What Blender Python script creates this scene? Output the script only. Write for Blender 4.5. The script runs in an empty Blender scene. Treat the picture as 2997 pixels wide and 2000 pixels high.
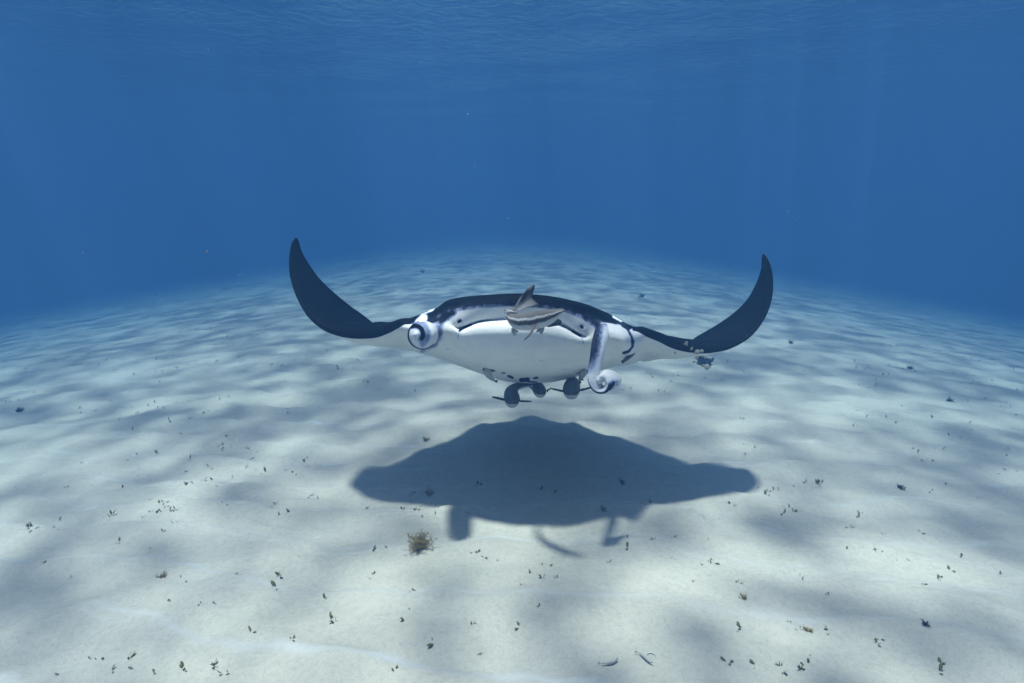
import bpy, bmesh, math, random
import numpy as np
from mathutils import Vector

random.seed(7)
rng = np.random.default_rng(11)
SC = bpy.context.scene
COL = SC.collection

# ------------------------------------------------------------------ camera
F = 1788.0                       # focal length in pixels of the 2997 px wide photograph
PITCH = math.radians(11.7)
CAMZ = 1.63
cam_d = bpy.data.cameras.new("camera")
cam = bpy.data.objects.new("camera", cam_d)
COL.objects.link(cam)
cam.location = (0, 0, CAMZ)
cam.rotation_euler = (math.pi / 2 - PITCH, 0, 0)
cam_d.sensor_width = 36.0
cam_d.lens = 36.0 * F / 2997.0
cam_d.clip_start = 0.05
cam_d.clip_end = 500
SC.camera = cam

# ------------------------------------------------------------------ sky, sun, exposure
DXH, DYH = 0.12, 0.24            # how far a shadow runs right / away for each metre of height
sun_elev = math.atan2(1.0, math.hypot(DXH, DYH))
world = bpy.data.worlds.new("World")
SC.world = world
world.use_nodes = True
wn = world.node_tree.nodes
wl = world.node_tree.links
bg = wn["Background"]
sky = wn.new("ShaderNodeTexSky")
sky.sky_type = 'NISHITA'
sky.sun_disc = False
sky.sun_elevation = sun_elev
sky.sun_rotation = math.atan2(-DXH, -DYH)
bg.inputs["Strength"].default_value = 0.15
wl.new(sky.outputs[0], bg.inputs["Color"])

sun_d = bpy.data.lights.new("sun", 'SUN')
sun = bpy.data.objects.new("sun", sun_d)
COL.objects.link(sun)
sun_d.energy = 5.0
sun_d.angle = math.radians(3.3)
sun_d.color = (1.0, 0.86, 0.73)
sun.rotation_euler = Vector((DXH, DYH, -1.0)).to_track_quat('-Z', 'Y').to_euler()
sun.location = (-2, -1, 20)

SC.view_settings.view_transform = 'Standard'
SC.view_settings.look = 'None'
SC.view_settings.gamma = 1.0
SC.view_settings.use_curve_mapping = False
SC.view_settings.exposure = 1.5

SC.render.engine = 'CYCLES'
cy = SC.cycles
cy.max_bounces = 10
cy.diffuse_bounces = 3
cy.glossy_bounces = 2
cy.transmission_bounces = 4
cy.transparent_max_bounces = 8
cy.volume_bounces = 4
cy.sample_clamp_indirect = 6.0
cy.use_denoising = True
try:
    cy.denoiser = 'OPENIMAGEDENOISE'
except Exception:
    pass
cy.caustics_reflective = False
cy.caustics_refractive = False

# ------------------------------------------------------------------ helpers
CP, SP = math.cos(PITCH), math.sin(PITCH)
YS = 0.88                        # depth scale of everything that swims


def W(px, py, Y):
    """the point at world depth Y on the line of sight through a pixel of the photograph"""
    a = (px - 1498.5) / F
    b = -(py - 1000.0) / F
    d = Vector((a, CP + b * SP, -SP + b * CP))
    return Vector((0, 0, CAMZ)) + d * (Y * YS / d.y)


def Wn(P):
    P = np.asarray(P, float)
    a = (P[..., 0] - 1498.5) / F
    b = -(P[..., 1] - 1000.0) / F
    dy = CP + b * SP
    dz = -SP + b * CP
    k = P[..., 2] * YS / dy
    return np.stack([a * k, P[..., 2] * YS, CAMZ + dz * k], -1)


def pix(V):
    """pixel of the photograph for world points"""
    V = np.asarray(V, float)
    x, y, z = V[..., 0], V[..., 1], V[..., 2] - CAMZ
    dep = y * CP - z * SP
    up = y * SP + z * CP
    return np.stack([1498.5 + F * x / dep, 1000 - F * up / dep], -1)


_perm = np.random.default_rng(3).permutation(512)
_ang = np.random.default_rng(4).uniform(0, 2 * math.pi, 512)


def gnoise(x, y, seed=0):
    """2-D gradient noise, about -0.7 .. 0.7"""
    x = np.asarray(x, float) + seed * 17.31
    y = np.asarray(y, float) - seed * 9.77
    xi = np.floor(x).astype(int); yi = np.floor(y).astype(int)
    xf = x - xi; yf = y - yi

    def g(ix, iy, fx, fy):
        a = _ang[_perm[(_perm[ix % 512] + iy) % 512]]
        return np.cos(a) * fx + np.sin(a) * fy
    u = xf ** 3 * (xf * (xf * 6 - 15) + 10)
    v = yf ** 3 * (yf * (yf * 6 - 15) + 10)
    a = g(xi, yi, xf, yf) * (1 - u) + g(xi + 1, yi, xf - 1, yf) * u
    b = g(xi, yi + 1, xf, yf - 1) * (1 - u) + g(xi + 1, yi + 1, xf - 1, yf - 1) * u
    return a * (1 - v) + b * v


def sstep(a, b, x):
    t = np.clip((np.asarray(x, float) - a) / (b - a), 0, 1)
    return t * t * (3 - 2 * t)


def catmull(P, n):
    """P (k, ...) resampled to n rows along axis 0, centripetal-like Catmull-Rom"""
    P = np.asarray(P, float)
    k = len(P)
    t = np.linspace(0, k - 1, n)
    i = np.clip(np.floor(t).astype(int), 0, k - 2)
    f = (t - i).reshape((-1,) + (1,) * (P.ndim - 1))
    p1 = P[i]; p2 = P[i + 1]
    p0 = np.where((i > 0).reshape(f.shape), P[np.maximum(i - 1, 0)], 2 * p1 - p2)
    p3 = np.where((i < k - 2).reshape(f.shape), P[np.minimum(i + 2, k - 1)], 2 * p2 - p1)
    return 0.5 * (2 * p1 + (p2 - p0) * f + (2 * p0 - 5 * p1 + 4 * p2 - p3) * f ** 2
                  + (3 * p1 - p0 - 3 * p2 + p3) * f ** 3)


def link(name, me, mat=None, parent=None, smooth=True):
    if mat is not None and not me.materials:
        me.materials.append(mat)
    if smooth:
        me.polygons.foreach_set("use_smooth", [True] * len(me.polygons))
    o = bpy.data.objects.new(name, me)
    COL.objects.link(o)
    if parent is not None:
        o.parent = parent
        o.matrix_parent_inverse = parent.matrix_world.inverted()
    return o


def mesh_from(name, verts, faces):
    me = bpy.data.meshes.new(name)
    me.from_pydata([tuple(v) for v in verts], [], [tuple(int(i) for i in f) for f in faces])
    me.update()
    return me


def grid_faces(nu, nv, close_v=False):
    i = np.arange(nu - 1)[:, None]
    jn = nv if close_v else nv - 1
    j = np.arange(jn)[None, :]
    j2 = (j + 1) % nv
    return np.stack([i * nv + j, (i + 1) * nv + j, (i + 1) * nv + j2, i * nv + j2], -1).reshape(-1, 4)


def grid_mesh(name, V, close_v=False, flip=False):
    nu, nv = V.shape[:2]
    f = grid_faces(nu, nv, close_v)
    if flip:
        f = f[:, ::-1]
    me = bpy.data.meshes.new(name)
    n = nu * nv
    me.vertices.add(n)
    me.vertices.foreach_set("co", V.reshape(-1).astype(np.float32))
    me.loops.add(f.size)
    me.loops.foreach_set("vertex_index", f.reshape(-1).astype(np.int32))
    me.polygons.add(len(f))
    me.polygons.foreach_set("loop_start", np.arange(0, f.size, 4, dtype=np.int32))
    me.polygons.foreach_set("loop_total", np.full(len(f), 4, np.int32))
    me.update(calc_edges=True)
    me.validate()
    return me


def set_attr(me, name, data):
    data = np.asarray(data, np.float32)
    if data.ndim == 1:
        a = me.attributes.new(name, 'FLOAT', 'POINT')
        a.data.foreach_set("value", data)
    else:
        a = me.attributes.new(name, 'FLOAT_COLOR', 'POINT')
        if data.shape[1] == 3:
            data = np.concatenate([data, np.ones((len(data), 1), np.float32)], 1)
        a.data.foreach_set("color", data.reshape(-1))


def empty(name, loc=(0, 0, 0)):
    o = bpy.data.objects.new(name, None)
    o.empty_display_size = 0.05
    COL.objects.link(o)
    o.location = loc
    bpy.context.view_layer.update()
    return o


def tag(o, label=None, cat=None, group=None, kind=None):
    if label: o["label"] = label
    if cat: o["category"] = cat
    if group: o["group"] = group
    if kind: o["kind"] = kind
    return o


# ------------------------------------------------------------------ materials
def new_mat(name):
    m = bpy.data.materials.new(name)
    m.use_nodes = True
    nt = m.node_tree
    return m, nt.nodes, nt.links, nt.nodes["Principled BSDF"]


def ramp(nodes, stops, interp='LINEAR'):
    r = nodes.new("ShaderNodeValToRGB")
    r.color_ramp.interpolation = interp
    el = r.color_ramp.elements
    while len(el) < len(stops):
        el.new(0.5)
    for e, (p, c) in zip(el, stops):
        e.position = p
        e.color = (c[0], c[1], c[2], 1)
    return r


def noise_node(nodes, links, scale, detail=4, rough=0.6, vec=None, dist=0.0):
    n = nodes.new("ShaderNodeTexNoise")
    n.inputs["Scale"].default_value = scale
    n.inputs["Detail"].default_value = detail
    n.inputs["Roughness"].default_value = rough
    n.inputs["Distortion"].default_value = dist
    if vec is not None:
        links.new(vec, n.inputs["Vector"])
    return n


def mth(nodes, links, op, a, b=None, c=None, clamp=False):
    n = nodes.new("ShaderNodeMath")
    n.operation = op
    n.use_clamp = clamp
    for i, v in enumerate((a, b, c)):
        if v is None:
            continue
        if isinstance(v, (int, float)):
            n.inputs[i].default_value = v
        else:
            links.new(v, n.inputs[i])
    return n.outputs[0]


def mixcol(nodes, links, fac, a, b, mode='MIX'):
    n = nodes.new("ShaderNodeMix")
    n.data_type = 'RGBA'
    n.blend_type = mode
    for s, v in ((n.inputs[0], fac), (n.inputs[6], a), (n.inputs[7], b)):
        if isinstance(v, (int, float)):
            s.default_value = v
        elif isinstance(v, tuple):
            s.default_value = (v[0], v[1], v[2], 1)
        else:
            links.new(v, s)
    return n.outputs[2]


def mat_sand():
    m, N, L, B = new_mat("sand")
    tc = N.new("ShaderNodeTexCoord")
    v = tc.outputs["Object"]
    big = noise_node(N, L, 0.9, 4, 0.6, v)
    mid = noise_node(N, L, 9.0, 5, 0.65, v)
    clump = noise_node(N, L, 42.0, 4, 0.7, v)
    fine = noise_node(N, L, 190.0, 3, 0.8, v)
    grain = noise_node(N, L, 900.0, 2, 0.8, v)
    c = mixcol(N, L, big.outputs[0], (0.47, 0.455, 0.395), (0.56, 0.545, 0.475))
    c = mixcol(N, L, mth(N, L, 'MULTIPLY', sub(N, L, mid.outputs[0], 0.45, 4.0), 0.35), c, (0.40, 0.40, 0.37))
    c = mixcol(N, L, mth(N, L, 'MULTIPLY', sub(N, L, clump.outputs[0], 0.46, 5.0), 0.5), c, (0.36, 0.355, 0.32))
    c = mixcol(N, L, mth(N, L, 'MULTIPLY', sub(N, L, fine.outputs[0], 0.42, 4.0), 0.55), c, (0.31, 0.31, 0.29))
    c = mixcol(N, L, mth(N, L, 'MULTIPLY', sub(N, L, grain.outputs[0], 0.60, 7.0), 0.5), c, (0.66, 0.65, 0.62))
    at = N.new("ShaderNodeAttribute")
    at.attribute_name = "silt"
    c = mixcol(N, L, mth(N, L, 'MULTIPLY', at.outputs["Fac"], 0.9, clamp=True), c, (0.60, 0.63, 0.66))
    L.new(c, B.inputs["Base Color"])
    B.inputs["Roughness"].default_value = 0.95
    B.inputs["Specular IOR Level"].default_value = 0.05
    h = mth(N, L, 'ADD', mth(N, L, 'MULTIPLY', mid.outputs[0], 0.010), mth(N, L, 'ADD', mth(N, L, 'MULTIPLY', fine.outputs[0], 0.0032), mth(N, L, 'MULTIPLY', clump.outputs[0], 0.0045)))
    bp = N.new("ShaderNodeBump")
    bp.inputs["Strength"].default_value = 0.7
    bp.inputs["Distance"].default_value = 1.0
    L.new(h, bp.inputs["Height"])
    L.new(bp.outputs[0], B.inputs["Normal"])
    return m


def sub(N, L, sock, a, k):
    """clamped (sock - a) * k"""
    s = mth(N, L, 'SUBTRACT', sock, a)
    return mth(N, L, 'MULTIPLY', s, k, clamp=True)


def mat_water_surface():
    m, N, L, B = new_mat("water_surface")
    N.remove(B)
    out = N["Material Output"]
    tc = N.new("ShaderNodeTexCoord")
    v = tc.outputs["Object"]
    # bright and dim noise cells painted into the transparency, imitating sunlight focused by waves
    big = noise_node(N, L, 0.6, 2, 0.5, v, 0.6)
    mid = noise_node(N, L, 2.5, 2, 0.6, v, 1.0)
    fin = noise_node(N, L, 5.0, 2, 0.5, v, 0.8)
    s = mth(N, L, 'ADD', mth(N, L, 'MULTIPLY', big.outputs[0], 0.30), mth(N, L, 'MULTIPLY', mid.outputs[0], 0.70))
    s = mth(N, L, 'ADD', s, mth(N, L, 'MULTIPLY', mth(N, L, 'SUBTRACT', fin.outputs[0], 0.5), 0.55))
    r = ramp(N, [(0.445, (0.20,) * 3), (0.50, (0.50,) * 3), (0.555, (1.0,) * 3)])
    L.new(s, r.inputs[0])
    bump = N.new("ShaderNodeBump")
    bump.inputs["Strength"].default_value = 0.5
    bump.inputs["Distance"].default_value = 0.08
    L.new(mid.outputs[0], bump.inputs["Height"])
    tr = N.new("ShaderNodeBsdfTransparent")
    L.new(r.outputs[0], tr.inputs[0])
    gl = N.new("ShaderNodeBsdfGlossy")
    gl.inputs["Roughness"].default_value = 0.05
    L.new(bump.outputs[0], gl.inputs["Normal"])
    fr = N.new("ShaderNodeFresnel")
    fr.inputs["IOR"].default_value = 1.33
    L.new(bump.outputs[0], fr.inputs["Normal"])
    mx = N.new("ShaderNodeMixShader")
    L.new(fr.outputs[0], mx.inputs[0])
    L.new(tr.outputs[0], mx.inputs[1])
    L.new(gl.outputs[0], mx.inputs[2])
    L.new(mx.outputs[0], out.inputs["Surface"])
    return m


def mat_manta(attr="dark"):
    m, N, L, B = new_mat("manta_skin")
    at = N.new("ShaderNodeAttribute")
    at.attribute_name = attr
    tc = N.new("ShaderNodeTexCoord")
    v = tc.outputs["Object"]
    n1 = noise_node(N, L, 70.0, 5, 0.7, v)
    n2 = noise_node(N, L, 6.0, 4, 0.6, v)
    n3 = noise_node(N, L, 190.0, 3, 0.7, v)
    d = at.outputs["Fac"]
    # ragged edges where dark skin meets pale skin
    edge = mth(N, L, 'MULTIPLY', d, mth(N, L, 'SUBTRACT', 1.0, d))
    j = mth(N, L, 'MULTIPLY', mth(N, L, 'SUBTRACT', n1.outputs[0], 0.5), 1.3)
    j = mth(N, L, 'ADD', j, mth(N, L, 'MULTIPLY', mth(N, L, 'SUBTRACT', n3.outputs[0], 0.5), 0.9))
    d2 = mth(N, L, 'ADD', d, mth(N, L, 'MULTIPLY', edge, j), clamp=True)
    r = ramp(N, [(0.0, (0.76, 0.775, 0.78)), (0.20, (0.70, 0.73, 0.79)), (0.45, (0.28, 0.34, 0.52)),
                 (0.72, (0.018, 0.024, 0.045)), (1.0, (0.0035, 0.0045, 0.0065))])
    L.new(d2, r.inputs[0])
    c = mixcol(N, L, mth(N, L, 'MULTIPLY', sub(N, L, n2.outputs[0], 0.48, 3.0), 0.26), r.outputs[0], (0.46, 0.49, 0.53), 'MULTIPLY')
    n4 = noise_node(N, L, 17.0, 5, 0.7, v)
    c = mixcol(N, L, mth(N, L, 'MULTIPLY', sub(N, L, n4.outputs[0], 0.46, 3.5), 0.16), c, (0.45, 0.47, 0.52), 'MULTIPLY')
    # tiny pale flecks
    vo = N.new("ShaderNodeTexVoronoi")
    vo.inputs["Scale"].default_value = 34.0
    L.new(v, vo.inputs["Vector"])
    fl = mth(N, L, 'MULTIPLY', sub(N, L, mth(N, L, 'SUBTRACT', 0.075, vo.outputs["Distance"]), 0.0, 40.0), sub(N, L, n2.outputs[0], 0.53, 30.0))
    c = mixcol(N, L, mth(N, L, 'MULTIPLY', fl, 0.25), c, (0.35, 0.37, 0.40))
    L.new(c, B.inputs["Base Color"])
    B.inputs["Roughness"].default_value = 0.6
    B.inputs["Specular IOR Level"].default_value = 0.025
    bp = N.new("ShaderNodeBump")
    bp.inputs["Strength"].default_value = 0.4
    bp.inputs["Distance"].default_value = 0.006
    L.new(n1.outputs[0], bp.inputs["Height"])
    L.new(bp.outputs[0], B.inputs["Normal"])
    return m


def mat_fish():
    m, N, L, B = new_mat("fish_skin")
    at = N.new("ShaderNodeAttribute")
    at.attribute_name = "col"
    tc = N.new("ShaderNodeTexCoord")
    n1 = noise_node(N, L, 120.0, 4, 0.7, tc.outputs["Object"])
    n2 = noise_node(N, L, 26.0, 3, 0.6, tc.outputs["Object"])
    k = mth(N, L, 'ADD', mth(N, L, 'MULTIPLY', n1.outputs[0], 0.5), mth(N, L, 'MULTIPLY', n2.outputs[0], 0.5))
    c = mixcol(N, L, sub(N, L, k, 0.35, 2.2), at.outputs["Color"], (0.68, 0.68, 0.70), 'MULTIPLY')
    L.new(c, B.inputs["Base Color"])
    B.inputs["Roughness"].default_value = 0.5
    B.inputs["Specular IOR Level"].default_value = 0.25
    return m


def mat_plain(name, c1, c2, scale=60.0, rough=0.6, transl=0.0):
    m, N, L, B = new_mat(name)
    tc = N.new("ShaderNodeTexCoord")
    n1 = noise_node(N, L, scale, 4, 0.65, tc.outputs["Object"])
    oi = N.new("ShaderNodeObjectInfo")
    f = mth(N, L, 'ADD', mth(N, L, 'MULTIPLY', n1.outputs[0], 0.7), mth(N, L, 'MULTIPLY', oi.outputs["Random"], 0.4), clamp=True)
    c = mixcol(N, L, f, c1, c2)
    L.new(c, B.inputs["Base Color"])
    B.inputs["Roughness"].default_value = rough
    B.inputs["Specular IOR Level"].default_value = 0.15
    if transl:
        out = N["Material Output"]
        t = N.new("ShaderNodeBsdfTranslucent")
        L.new(c, t.inputs[0])
        mx = N.new("ShaderNodeMixShader")
        mx.inputs[0].default_value = transl
        L.new(B.outputs[0], mx.inputs[1])
        L.new(t.outputs[0], mx.inputs[2])
        L.new(mx.outputs[0], out.inputs["Surface"])
    return m


def mat_haze():
    m, N, L, B = new_mat("sea_haze")
    N.remove(B)
    v = N.new("ShaderNodeVolumePrincipled")
    v.inputs["Color"].default_value = (0.044, 0.122, 0.258, 1)
    v.inputs["Absorption Color"].default_value = (0.005, 0.114, 0.25, 1)
    v.inputs["Density"].default_value = 0.135
    v.inputs["Anisotropy"].default_value = 0.0
    L.new(v.outputs[0], N["Material Output"].inputs["Volume"])
    return m


M_SAND = mat_sand()
M_SURF = mat_water_surface()
M_MANTA = mat_manta()
M_FISH = mat_fish()
M_EYE = mat_plain("eye_black", (0.006, 0.006, 0.006), (0.012, 0.012, 0.012), 30, 0.2)
M_IRIS = mat_plain("eye_gold", (0.35, 0.28, 0.10), (0.42, 0.36, 0.18), 300, 0.3)
M_FIN_DARK = mat_plain("fin_dark", (0.020, 0.024, 0.032), (0.07, 0.075, 0.085), 70, 0.55, 0.1)
M_FIN_BROWN = mat_plain("fin_brown", (0.10, 0.09, 0.08), (0.17, 0.155, 0.14), 90, 0.55, 0.15)
M_FIN_PALE = mat_plain("fin_pale", (0.40, 0.42, 0.43), (0.55, 0.56, 0.56), 90, 0.55, 0.35)
M_GRASS = mat_plain("seagrass", (0.085, 0.090, 0.028), (0.26, 0.245, 0.095), 40, 0.6, 0.2)
M_ALGA = mat_plain("brown_alga", (0.15, 0.115, 0.030), (0.42, 0.32, 0.10), 120, 0.6, 0.25)
M_ALGA_DK = mat_plain("dark_alga", (0.012, 0.014, 0.014), (0.04, 0.04, 0.03), 60, 0.7, 0.05)
M_SHELL = mat_plain("shell", (0.50, 0.50, 0.48), (0.64, 0.64, 0.62), 200, 0.4)
M_SNOW = mat_plain("drifting_speck", (0.22, 0.30, 0.38), (0.38, 0.46, 0.52), 50, 0.8, 0.4)
M_YELLOW = mat_plain("fin_yellow", (0.50, 0.42, 0.06), (0.60, 0.52, 0.12), 90, 0.5, 0.3)

# ------------------------------------------------------------------ seabed
def ripple_phase(x, y):
    wx = gnoise(x * 0.55, y * 0.55, 1)
    wy = gnoise(x * 1.3, y * 1.3, 2)
    ph = (y + 0.10 * x + 0.42 * wx + 0.16 * wy + 0.035 * gnoise(x * 5, y * 5, 16) + 0.5 * gnoise(x * 0.22, y * 0.22, 9)) / 0.40
    return ph - np.floor(ph), sstep(-0.25, 0.35, gnoise(x * 0.7, y * 0.7, 3))


def silt(x, y):
    """fine pale sediment that settles along the steep side of each ripple"""
    fr, m = ripple_phase(x, y)
    st = 0.72 + 0.8 * gnoise(x * 2.5, y * 8.0, 17)
    line2 = np.exp(-((fr - 0.74) / 0.018) ** 2) * 0.45 * sstep(0.0, 0.3, gnoise(x * 1.7, y * 1.7, 18))
    return np.clip((np.exp(-((fr - 0.90) / 0.05) ** 2) * (0.45 + 0.55 * m) + line2) * np.clip(st, 0, 1), 0, 1)


def ground_z(x, y):
    x = np.asarray(x, float); y = np.asarray(y, float)
    base = -0.17 * (np.sqrt(x * x + 36.0) - 6.0)
    wx = gnoise(x * 0.55, y * 0.55, 1)
    wy = gnoise(x * 1.3, y * 1.3, 2)
    fr, am = ripple_phase(x, y)
    rid = np.where(fr < 0.82, (fr / 0.82) ** 1.6, 1 - sstep(0.82, 1.0, fr))
    amp = 0.016 + 0.028 * am
    ph2 = (x * 0.5 + y * 0.9 + 0.35 * gnoise(x * 0.9, y * 0.9, 12)) / 0.83
    fr2 = ph2 - np.floor(ph2)
    r2 = np.where(fr2 < 0.72, (fr2 / 0.72) ** 1.4, 1 - sstep(0.72, 1.0, fr2))
    rg = 1 - 2.2 * np.abs(gnoise(x * 1.15 + 0.3 * wx, y * 1.75 + 0.3 * wy, 14))
    rg2 = 1 - 2.2 * np.abs(gnoise(x * 2.6, y * 3.6 + 0.4 * wx, 15))
    z = base + 0.75 * amp * rid + 0.008 * r2 + 0.022 * rg * np.abs(rg) + 0.012 * rg2
    z = z + 0.040 * gnoise(x * 0.6, y * 0.8, 4) + 0.016 * gnoise(x * 1.9, y * 2.4, 5)
    z = z + 0.012 * gnoise(x * 4.0, y * 6.0, 6) + 0.006 * gnoise(x * 10.0, y * 13.0, 8) + 0.0022 * gnoise(x * 19, y * 24, 7)
    return z


def axis_pos(start, end, flat_to, step, grow):
    a = [start]
    s = step
    while a[-1] < end:
        if a[-1] > flat_to:
            s *= grow
        a.append(a[-1] + s)
    a[-1] = end
    return np.array(a)


HALF = 100.0
xr = axis_pos(0, HALF, 3.2, 0.018, 1.03)
xs = np.concatenate([-xr[:0:-1], xr])
yf = axis_pos(1.5, HALF, 4.8, 0.016, 1.024)
yb = 1.5 - axis_pos(0, HALF + 1.5, 0.0, 0.02, 1.16)[:0:-1]
ys = np.concatenate([yb, yf])
X, Yg = np.meshgrid(xs, ys, indexing='ij')
G = np.stack([X, Yg, ground_z(X, Yg)], -1)
sbm = grid_mesh("seabed", G, flip=False)
set_attr(sbm, "silt", silt(X, Yg).reshape(-1))
sb = link("seabed", sbm, M_SAND)
tag(sb, "pale rippled sand seabed dappled with sunlight", "sand", kind="structure")


def on_ground(px, py):
    a = (px - 1498.5) / F
    b = -(py - 1000.0) / F
    d = np.array([a, CP + b * SP, -SP + b * CP])
    z = 0.0
    for _ in range(25):
        k = (z - CAMZ) / d[2]
        p = d * k
        zn = float(ground_z(p[0], p[1]))
        z = 0.5 * z + 0.5 * zn
    k = (z - CAMZ) / d[2]
    return Vector((d[0] * k, d[1] * k, float(ground_z(d[0] * k, d[1] * k))))


# ------------------------------------------------------------------ water surface
SURF_Z = 5.2
ax = np.linspace(-98, 98, 420)
SX, SY = np.meshgrid(ax, ax, indexing='ij')
SZ = SURF_Z + 0.10 * gnoise(SX * 0.35, SY * 0.5, 21) + 0.04 * gnoise(SX * 1.0, SY * 1.3, 22)
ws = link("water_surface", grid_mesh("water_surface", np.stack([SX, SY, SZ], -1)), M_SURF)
tag(ws, "rippling water surface seen from below", "water", kind="structure")

# ------------------------------------------------------------------ sea haze
hm = bpy.data.meshes.new("haze")
bmh = bmesh.new()
bmesh.ops.create_cube(bmh, size=1.0)
zlo = float(G[..., 2].min()) - 1.0
zhi = SURF_Z + 0.6
for vtx in bmh.verts:
    vtx.co = Vector((vtx.co.x * 204, vtx.co.y * 204, (zhi + zlo) / 2 + vtx.co.z * (zhi - zlo)))
bmh.to_mesh(hm)
bmh.free()
hz = link("haze", hm, mat_haze(), smooth=False)
tag(hz, "blue sea water haze filling the whole scene", "water haze", kind="stuff")

# ------------------------------------------------------------------ manta ray
NK = 11
wingL = [  # leading edge, trailing edge, thickness
    ((865, 696, 3.80), (869, 696, 3.81), .003),
    ((854, 712, 3.785), (876, 711, 3.83), .008),
    ((849, 735, 3.76), (882, 733, 3.86), .012),
    ((846, 770, 3.72), (899, 765, 3.90), .018),
    ((850, 812, 3.68), (929, 808, 3.93), .025),
    ((868, 868, 3.62), (968, 848, 3.97), .032),
    ((903, 926, 3.56), (1020, 892, 4.00), .052),
    ((955, 965, 3.50), (1070, 928, 4.10), .074),
    ((1020, 981, 3.46), (1105, 960, 4.18), .098),
    ((1085, 979, 3.42), (1130, 999, 4.26), .112, 947),
    ((1130, 967, 3.38), (1155, 1014, 4.36), .116, 946),
    ((1168, 953, 3.35), (1192, 1024, 4.46), .116, 939),
]
wingR = [
    ((1888, 977, 3.33), (1884, 1058, 4.46), .116, 965),
    ((1930, 989, 3.36), (1922, 1052, 4.36), .116, 979),
    ((1979, 1011, 3.40), (1970, 1042, 4.26), .112, 989),
    ((2028, 1024, 3.44), (2005, 1012, 4.18), .098),
    ((2081, 1027, 3.48), (2040, 985, 4.10), .074),
    ((2140, 1016, 3.53), (2092, 955, 4.00), .052),
    ((2198, 983, 3.58), (2144, 919, 3.97), .034),
    ((2240, 927, 3.63), (2184, 880, 3.93), .026),
    ((2260, 866, 3.68), (2211, 834, 3.90), .020),
    ((2261, 806, 3.73), (2227, 789, 3.87), .014),
    ((2250, 764, 3.76), (2229, 762, 3.83), .009),
    ((2236, 744, 3.78), (2232, 744, 3.79), .003),
]
# keys: trailing, dorsal mid, top, lip, upper jaw, groove, lower jaw, jaw front, belly, low belly, trailing
bodyK = [
    [(1215, 1028, 4.15), (1215, 955, 3.90), (1212, 922, 3.55), (1206, 948, 3.33), (1206, 955, 3.31), (1206, 959, 3.305), (1206, 964, 3.31), (1206, 978, 3.33), (1210, 1008, 3.52), (1214, 1029, 3.85)],
    [(1270, 1040, 4.20), (1265, 945, 3.93), (1262, 901, 3.55), (1262, 935, 3.25), (1262, 949, 3.20), (1262, 954, 3.195), (1262, 960, 3.195), (1264, 986, 3.21), (1268, 1022, 3.42), (1272, 1045, 3.77)],
    [(1325, 1053, 4.28), (1310, 942, 3.96), (1308, 885, 3.55), (1312, 918, 3.165), (1317, 946, 3.15), (1319, 953, 3.145), (1322, 962, 3.135), (1322, 998, 3.15), (1322, 1038, 3.37), (1325, 1064, 3.77)],
    [(1366, 1064, 4.34), (1348, 943, 3.98), (1345, 878, 3.55), (1347, 909, 3.115), (1347, 953, 3.13), (1349, 961, 3.155), (1352, 968, 3.12), (1354, 1008, 3.11), (1358, 1050, 3.32), (1362, 1078, 3.76)],
    [(1418, 1076, 4.40), (1400, 943, 4.00), (1396, 873, 3.55), (1400, 902, 3.095), (1400, 938, 3.125), (1400, 943, 3.15), (1400, 947, 3.115), (1402, 1002, 3.07), (1406, 1058, 3.25), (1412, 1096, 3.75)],
    [(1475, 1088, 4.45), (1460, 944, 4.00), (1456, 870, 3.55), (1460, 898, 3.085), (1460, 931, 3.115), (1460, 935, 3.12), (1460, 939, 3.105), (1462, 998, 3.045), (1466, 1066, 3.22), (1472, 1114, 3.75)],
    [(1540, 1094, 4.52), (1528, 945, 4.00), (1523, 867, 3.55), (1526, 897, 3.08), (1528, 929, 3.11), (1528, 933, 3.115), (1528, 937, 3.10), (1530, 998, 3.04), (1533, 1068, 3.22), (1538, 1121, 3.75)],
    [(1605, 1090, 4.45), (1598, 947, 4.00), (1596, 873, 3.55), (1600, 903, 3.085), (1598, 934, 3.115), (1598, 938, 3.12), (1598, 942, 3.105), (1598, 1000, 3.045), (1600, 1067, 3.22), (1604, 1119, 3.75)],
    [(1660, 1080, 4.40), (1652, 950, 4.00), (1650, 879, 3.55), (1654, 914, 3.095), (1652, 949, 3.125), (1651, 955, 3.15), (1650, 960, 3.115), (1652, 1010, 3.07), (1655, 1064, 3.25), (1660, 1110, 3.75)],
    [(1705, 1070, 4.34), (1698, 955, 3.98), (1694, 884, 3.55), (1699, 931, 3.115), (1698, 972, 3.13), (1696, 980, 3.155), (1694, 988, 3.12), (1695, 1020, 3.11), (1700, 1060, 3.32), (1706, 1098, 3.76)],
    [(1745, 1066, 4.28), (1738, 960, 3.96), (1734, 893, 3.55), (1733, 943, 3.165), (1731, 976, 3.15), (1730, 984, 3.145), (1730, 994, 3.14), (1730, 1024, 3.16), (1738, 1060, 3.37), (1745, 1088, 3.77)],
    [(1798, 1062, 4.20), (1790, 970, 3.93), (1785, 914, 3.53), (1790, 947, 3.25), (1792, 962, 3.19), (1792, 970, 3.175), (1792, 980, 3.17), (1792, 1010, 3.19), (1794, 1048, 3.42), (1800, 1074, 3.77)],
    [(1848, 1060, 4.15), (1842, 985, 3.90), (1838, 944, 3.48), (1840, 964, 3.27), (1842, 976, 3.22), (1843, 984, 3.205), (1844, 994, 3.205), (1845, 1020, 3.25), (1848, 1045, 3.47), (1850, 1065, 3.80)],
]


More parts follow.
